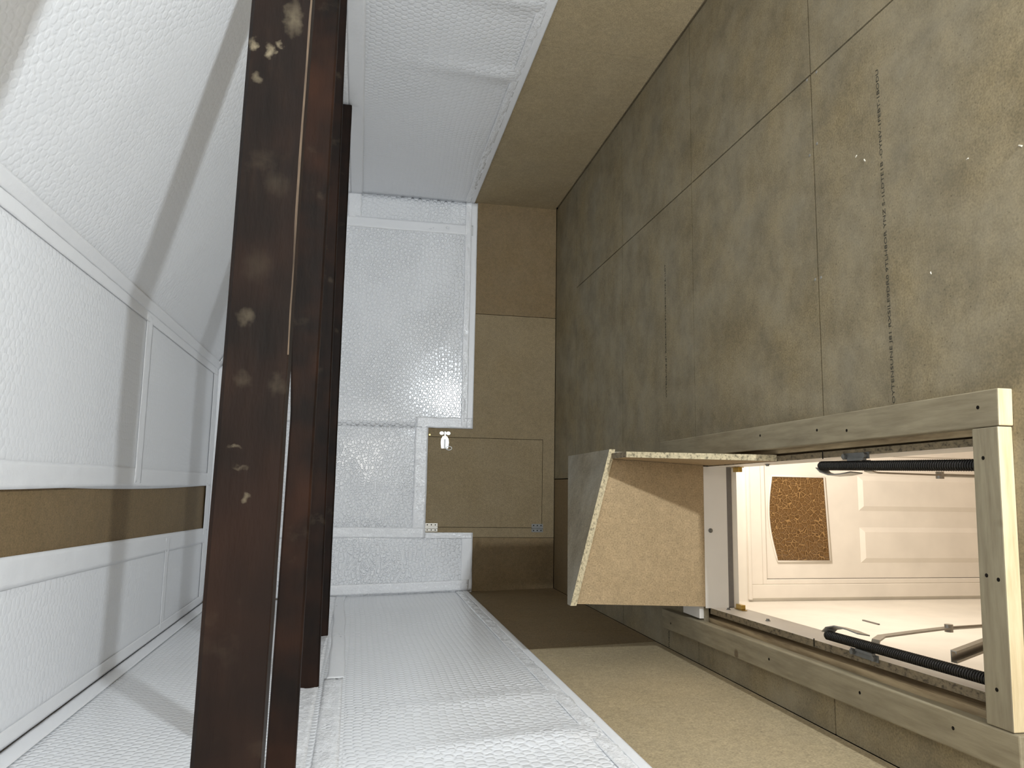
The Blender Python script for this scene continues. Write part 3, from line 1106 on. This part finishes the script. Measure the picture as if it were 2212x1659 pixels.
lo = [(0.178, 3.19), (0.174, 3.86), (-0.478, 3.238), (-0.478, 3.19)]
b0 = len(m.v)
m.v += [Vector((x, y, lz(x) - 0.026 if y < 9 else 0)) for x, y in lo] + [Vector((x, y, lz(x))) for x, y in lo]
for f, mi in (((3, 2, 1, 0), 0), ((4, 5, 6, 7), 0), ((0, 1, 5, 4), 1), ((1, 2, 6, 5), 1), ((2, 3, 7, 6), 1), ((3, 0, 4, 7), 1)):
    m.f.append(list(f)[::-1])
    m.m.append(mi)
m.build('lid_panel', [M['board_lid'], M['edge']], bx)
m = MB()
m.box(-0.544, 3.228, 0.0, -0.494, 3.40, 0.020)
tag(m.build('batten', M['white_board']), 'short white-faced batten between the hatch box and the left timber rail', 'batten')

# ------------------------------------------------------------------ ladder springs, arms and rail


def spring_unit(name, label, x, s, y_end, z_end):
    """counterbalance spring along the casing; s=+1 when the casing is on the left"""
    e = empty(name, (x, 2.2, -0.02), label, 'ladder spring', 'counterbalance springs of the loft ladder')
    a = Vector((x - s * 0.004, 2.33, -0.012))
    b = Vector((x + s * 0.0133, 1.60, z_end))
    L = (b - a).length
    turns = int(L / 0.0085)
    pts = []
    t = (b - a).normalized()
    u = t.cross(Vector((0, 0, 1))).normalized()
    v = u.cross(t)
    per = 10
    R = 0.0125
    for k in range(turns * per + 1):
        f = k / (turns * per)
        an = 2 * math.pi * k / per
        pts.append(a + (b - a) * f + (u * math.cos(an) + v * math.sin(an)) * R)
    mb = MB()
    mb.tube(pts, 0.0032, 5)
    mb.build('spring', M['spring'], e, smooth=True)
    mb = MB()
    mb.tube([a - t * 0.012, a - t * 0.006, a, a + t * 0.10], [0.006, 0.0115, 0.0125, 0.0115], 12)
    mb.build('end_plug', M['spring'], e, smooth=True)
    # bent flat arm: loops round the spring's end, clips to the bracket and runs down into the hatch
    P = [(x + s * 0.004, 2.335, -0.014), (x + s * 0.018, 2.325, -0.022), (x + s * 0.028, 2.29, -0.030), (x + s * 0.026, 2.24, -0.040), (x + s * 0.020, 2.20, -0.050)]
    mb = MB()
    mb.ribbon(P, (0.002, 0.008, 0.016), 0.004)
    mb.build('loop_strap', M['steel'], e)
    P = [(x - s * 0.016, 2.115, -0.026), (x + s * 0.002, 2.12, -0.030), (x + s * 0.016, 2.135, -0.045), (x + s * 0.020, 2.17, -0.090), (x + s * 0.020, 2.23, -0.26), (x + s * 0.020, 2.285, -0.43)]
    mb = MB()
    mb.ribbon(P, (0, 0.013, 0.004), 0.005)
    mb.build('arm', M['steel'], e)
    mb = MB()
    mb.tube([(x + s * 0.020, 2.275, -0.415), (x + s * 0.020, 2.31, -0.62)], 0.006, 8)
    mb.tube([(x + s * 0.008, 2.278, -0.418), (x + s * 0.032, 2.278, -0.418)], 0.013, 12)
    mb.build('link_rod', M['steel'], e)
    # fixing plate on the casing edge with bolts and a pivot
    mb = MB()
    xe = x - s * 0.030
    mb.box(xe - 0.010, 2.09, -0.0195, xe + 0.010, 2.22, -0.0165)
    mb.box(xe + s * 0.008, 2.10, -0.0155, xe + s * 0.0145 + (0.0005 if s > 0 else -0.0005), 2.18, -0.004) if s > 0 else mb.box(xe - 0.015, 2.10, -0.0155, xe - 0.008, 2.18, -0.004)
    plate = mb.build('fixing_plate', M['steel_dull'], e)
    for yy in (2.105, 2.205):
        mb = MB()
        mb.tube([(xe, yy, -0.0155), (xe, yy, -0.007)], 0.009, 6)
        mb.build('bolt', M['steel_dull'], plate)
    return e


spring_unit('ladder_spring', 'black coil spring with bent steel arm along the left side of the hatch', -0.448, 1, 2.33, -0.012)
spring_unit('ladder_spring', 'black coil spring with steel fixing plate along the right side of the hatch', 0.090, -1, 2.33, -0.012)

# aluminium guide rail, an open C channel rising to the near end of the hatch
m = MB()
prof = [(-0.016, 0), (0.016, 0), (0.016, 0.016), (0.009, 0.016), (0.009, 0.013), (0.0135, 0.013), (0.0135, 0.0025), (-0.0135, 0.0025), (-0.0135, 0.013), (-0.009, 0.013), (-0.009, 0.016), (-0.016, 0.016)]
p0 = Vector((-0.418, 1.835, -0.055))
p1 = Vector((-0.392, 1.905, -0.26))
ax = (p1 - p0).normalized()
up = Vector((0.1, 1, 0)).normalized()
up = (up - ax * up.dot(ax)).normalized()
sd_ = ax.cross(up)
poly = [p0 + sd_ * a - up * (b - 0.008) for a, b in prof]
m.prism(poly, tuple((p1 - p0) * 2.2))
tag(m.build('ladder_rail', M['steel']), 'grey metal channel rail at the near left of the hatch opening', 'ladder rail')

# ------------------------------------------------------------------ landing below
LY, LF = 4.2, -2.80
LX0, LX1, LYN = -0.618, 1.5, 0.3
m = MB()
m.box(LX0 - 0.1, LYN, LF - 0.05, LX1 + 0.1, LY + 0.1, LF)
tag(m.build('floor_landing', M['carpet']), kind='structure')
m = MB()
cz0, cz1 = -0.164, -0.14
m.box(LX0 - 0.1, LYN, cz0, -0.525, LY + 0.1, cz1)
m.box(0.150, LYN, cz0, LX1 + 0.1, LY + 0.1, cz1)
m.box(-0.520, LYN, cz0, 0.148, 1.640, cz1)
m.box(-0.520, 3.221, cz0, 0.148, LY + 0.1, cz1)
tag(m.build('ceiling_landing', M['wall_paint']), kind='structure')
m = MB()
m.box(LX0 - 0.05, LYN, LF, LX0, LY + 0.1, cz1 - 0.001)
tag(m.build('wall_landing_left', M['wall_paint']), kind='structure')
m = MB()
m.box(LX1, LYN, LF, LX1 + 0.05, LY + 0.1, cz1 - 0.001)
tag(m.build('wall_landing_right', M['wall_paint']), kind='structure')
m = MB()
m.box(LX0, LYN - 0.05, LF, LX1, LYN, cz1 - 0.001)
tag(m.build('wall_landing_near', M['wall_paint']), kind='structure')
AX0, AX1, AZ = -0.522, 0.235, -0.815     # door opening (inside the architrave)
m = MB()
m.box(LX0, LY, AZ, LX1, LY + 0.06, cz1 - 0.001)
m.box(LX0, LY, LF, AX0, LY + 0.06, AZ)
m.box(AX1, LY, LF, LX1, LY + 0.06, AZ)
m.box(LX0, LY + 0.10, LF, LX1, LY + 0.12, AZ + 0.2)
tag(m.build('wall_landing_far', M['wall_paint']), kind='structure')
# architrave
m = MB()
m.box(-0.600, LY - 0.018, LF, AX0, LY - 0.0005, AZ + 0.072)
m.box(AX0, LY - 0.018, AZ, AX1, LY - 0.0005, AZ + 0.072)
m.box(AX1, LY - 0.018, LF, AX1 + 0.078, LY - 0.0005, AZ + 0.072)
m.box(-0.606, LY - 0.026, AZ + 0.072, AX1 + 0.085, LY - 0.0005, AZ + 0.092)
m.box(AX0, LY - 0.010, LF, AX0 + 0.028, LY + 0.03, AZ - 0.028)
m.box(AX0, LY - 0.010, AZ - 0.030, AX1, LY + 0.03, AZ)
m.box(AX1 - 0.028, LY - 0.010, LF, AX1, LY + 0.03, AZ - 0.028)
tag(m.build('trim_1', M['white_paint'], bevel=0.004), kind='structure')
dr = bpy.data.objects.new('door_1', None)
COL.objects.link(dr)
dr.location = (-0.145, LY + 0.005, LF)
tag(dr, 'white panelled landing door with arched amber glass, seen below through the hatch', 'door', kind='structure')
DL0, DL1, DT = AX0 + 0.031, AX1 - 0.031, AZ - 0.033
YF = LY + 0.008       # front face of the leaf
m = MB()
m.box(DL0, YF, LF + 0.005, DL1, YF + 0.04, DT)
leaf = m.build('door_leaf', M['white_paint'], dr)
gx0, gx1 = -0.392, 0.102
pts = [(gx0, YF - 0.004, -1.262), (gx1, YF - 0.004, -1.240)]
for k in range(17):
    t = k / 16
    x = lerp(gx1, gx0, t)
    z = lerp(-0.897, -0.919, t) + 0.036 * math.sin(math.pi * t)
    pts.append((x, YF - 0.004, z))
m = MB()
m.prism(pts, (0, 0.003, 0))
m.build('glass_pane', M['glass'], dr)
# beading round the glass
m = MB()
ring = [Vector(p) + Vector((0, -0.003, 0)) for p in pts]
m.tube(ring + [ring[0]], 0.006, 6)
m.build('glazing_bead', M['white_paint'], dr, smooth=True)
for (x0, x1) in ((-0.402, -0.193), (-0.095, 0.114)):
    m = MB()
    zt, zb = -1.468, -2.55
    i = 0.028
    o = [(x0, zb), (x1, zb), (x1, zt), (x0, zt)]
    q = [(x0 + i, zb + i), (x1 - i, zb + i), (x1 - i, zt - i), (x0 + i, zt - i)]
    m.v += [Vector((x, YF - 0.0002, z)) for x, z in o] + [Vector((x, YF - 0.012, z)) for x, z in q]
    for k in range(4):
        k2 = (k + 1) % 4
        m.f.append([k, k2, 4 + k2, 4 + k])
        m.m.append(0)
    m.f.append([4, 5, 6, 7])
    m.m.append(0)
    m.f.append([3, 2, 1, 0])
    m.m.append(0)
    m.build('raised_panel', M['white_paint'], dr)
m = MB()
m.box(LX0, 3.40, -0.985, LX0 + 0.006, 3.52, -0.975)
tag(m.build('landing_scuff', M['seal']), kind='structure')  # small grey scuff on the landing wall, built as a thin bar

# ------------------------------------------------------------------ pale wood crumbs left on the floor
crumbs = [(0.823, 1.46, 0.0065, 'largest pale wood chip, at the near edge of the floor beside the hatch'),
          (1.03, 2.02, 0.006, 'pale wood shaving on the floor short of the printed line'),
          (1.06, 2.06, 0.005, 'pale wood splinter lying next to a screw near the sheet joint'),
          (0.60, 1.77, 0.0045, 'small pale wood crumb between the printed line and the hatch'),
          (0.86, 1.62, 0.0045, 'small pale wood crumb near the bottom edge of the floor')]
for i, (x, y, s, lab) in enumerate(crumbs):
    m = MB()
    a = random.uniform(0, 3)
    c, sn = math.cos(a), math.sin(a)
    m.hexa([(x + c * s * q[0] - sn * s * q[1] * .4, y + sn * s * q[0] + c * s * q[1] * .4, 0.0002) for q in ((-1, -1), (1, -.6), (.8, 1), (-.9, .7))] +
           [(x + c * s * q[0] * .6 - sn * s * q[1] * .2, y + sn * s * q[0] * .6 + c * s * q[1] * .2, 0.0002 + s * .5) for q in ((-1, -1), (1, -.6), (.8, 1), (-.9, .7))])
    tag(m.build('wood_chip', M['crumb']), lab, 'wood chip', 'wood crumbs on the loft floor')
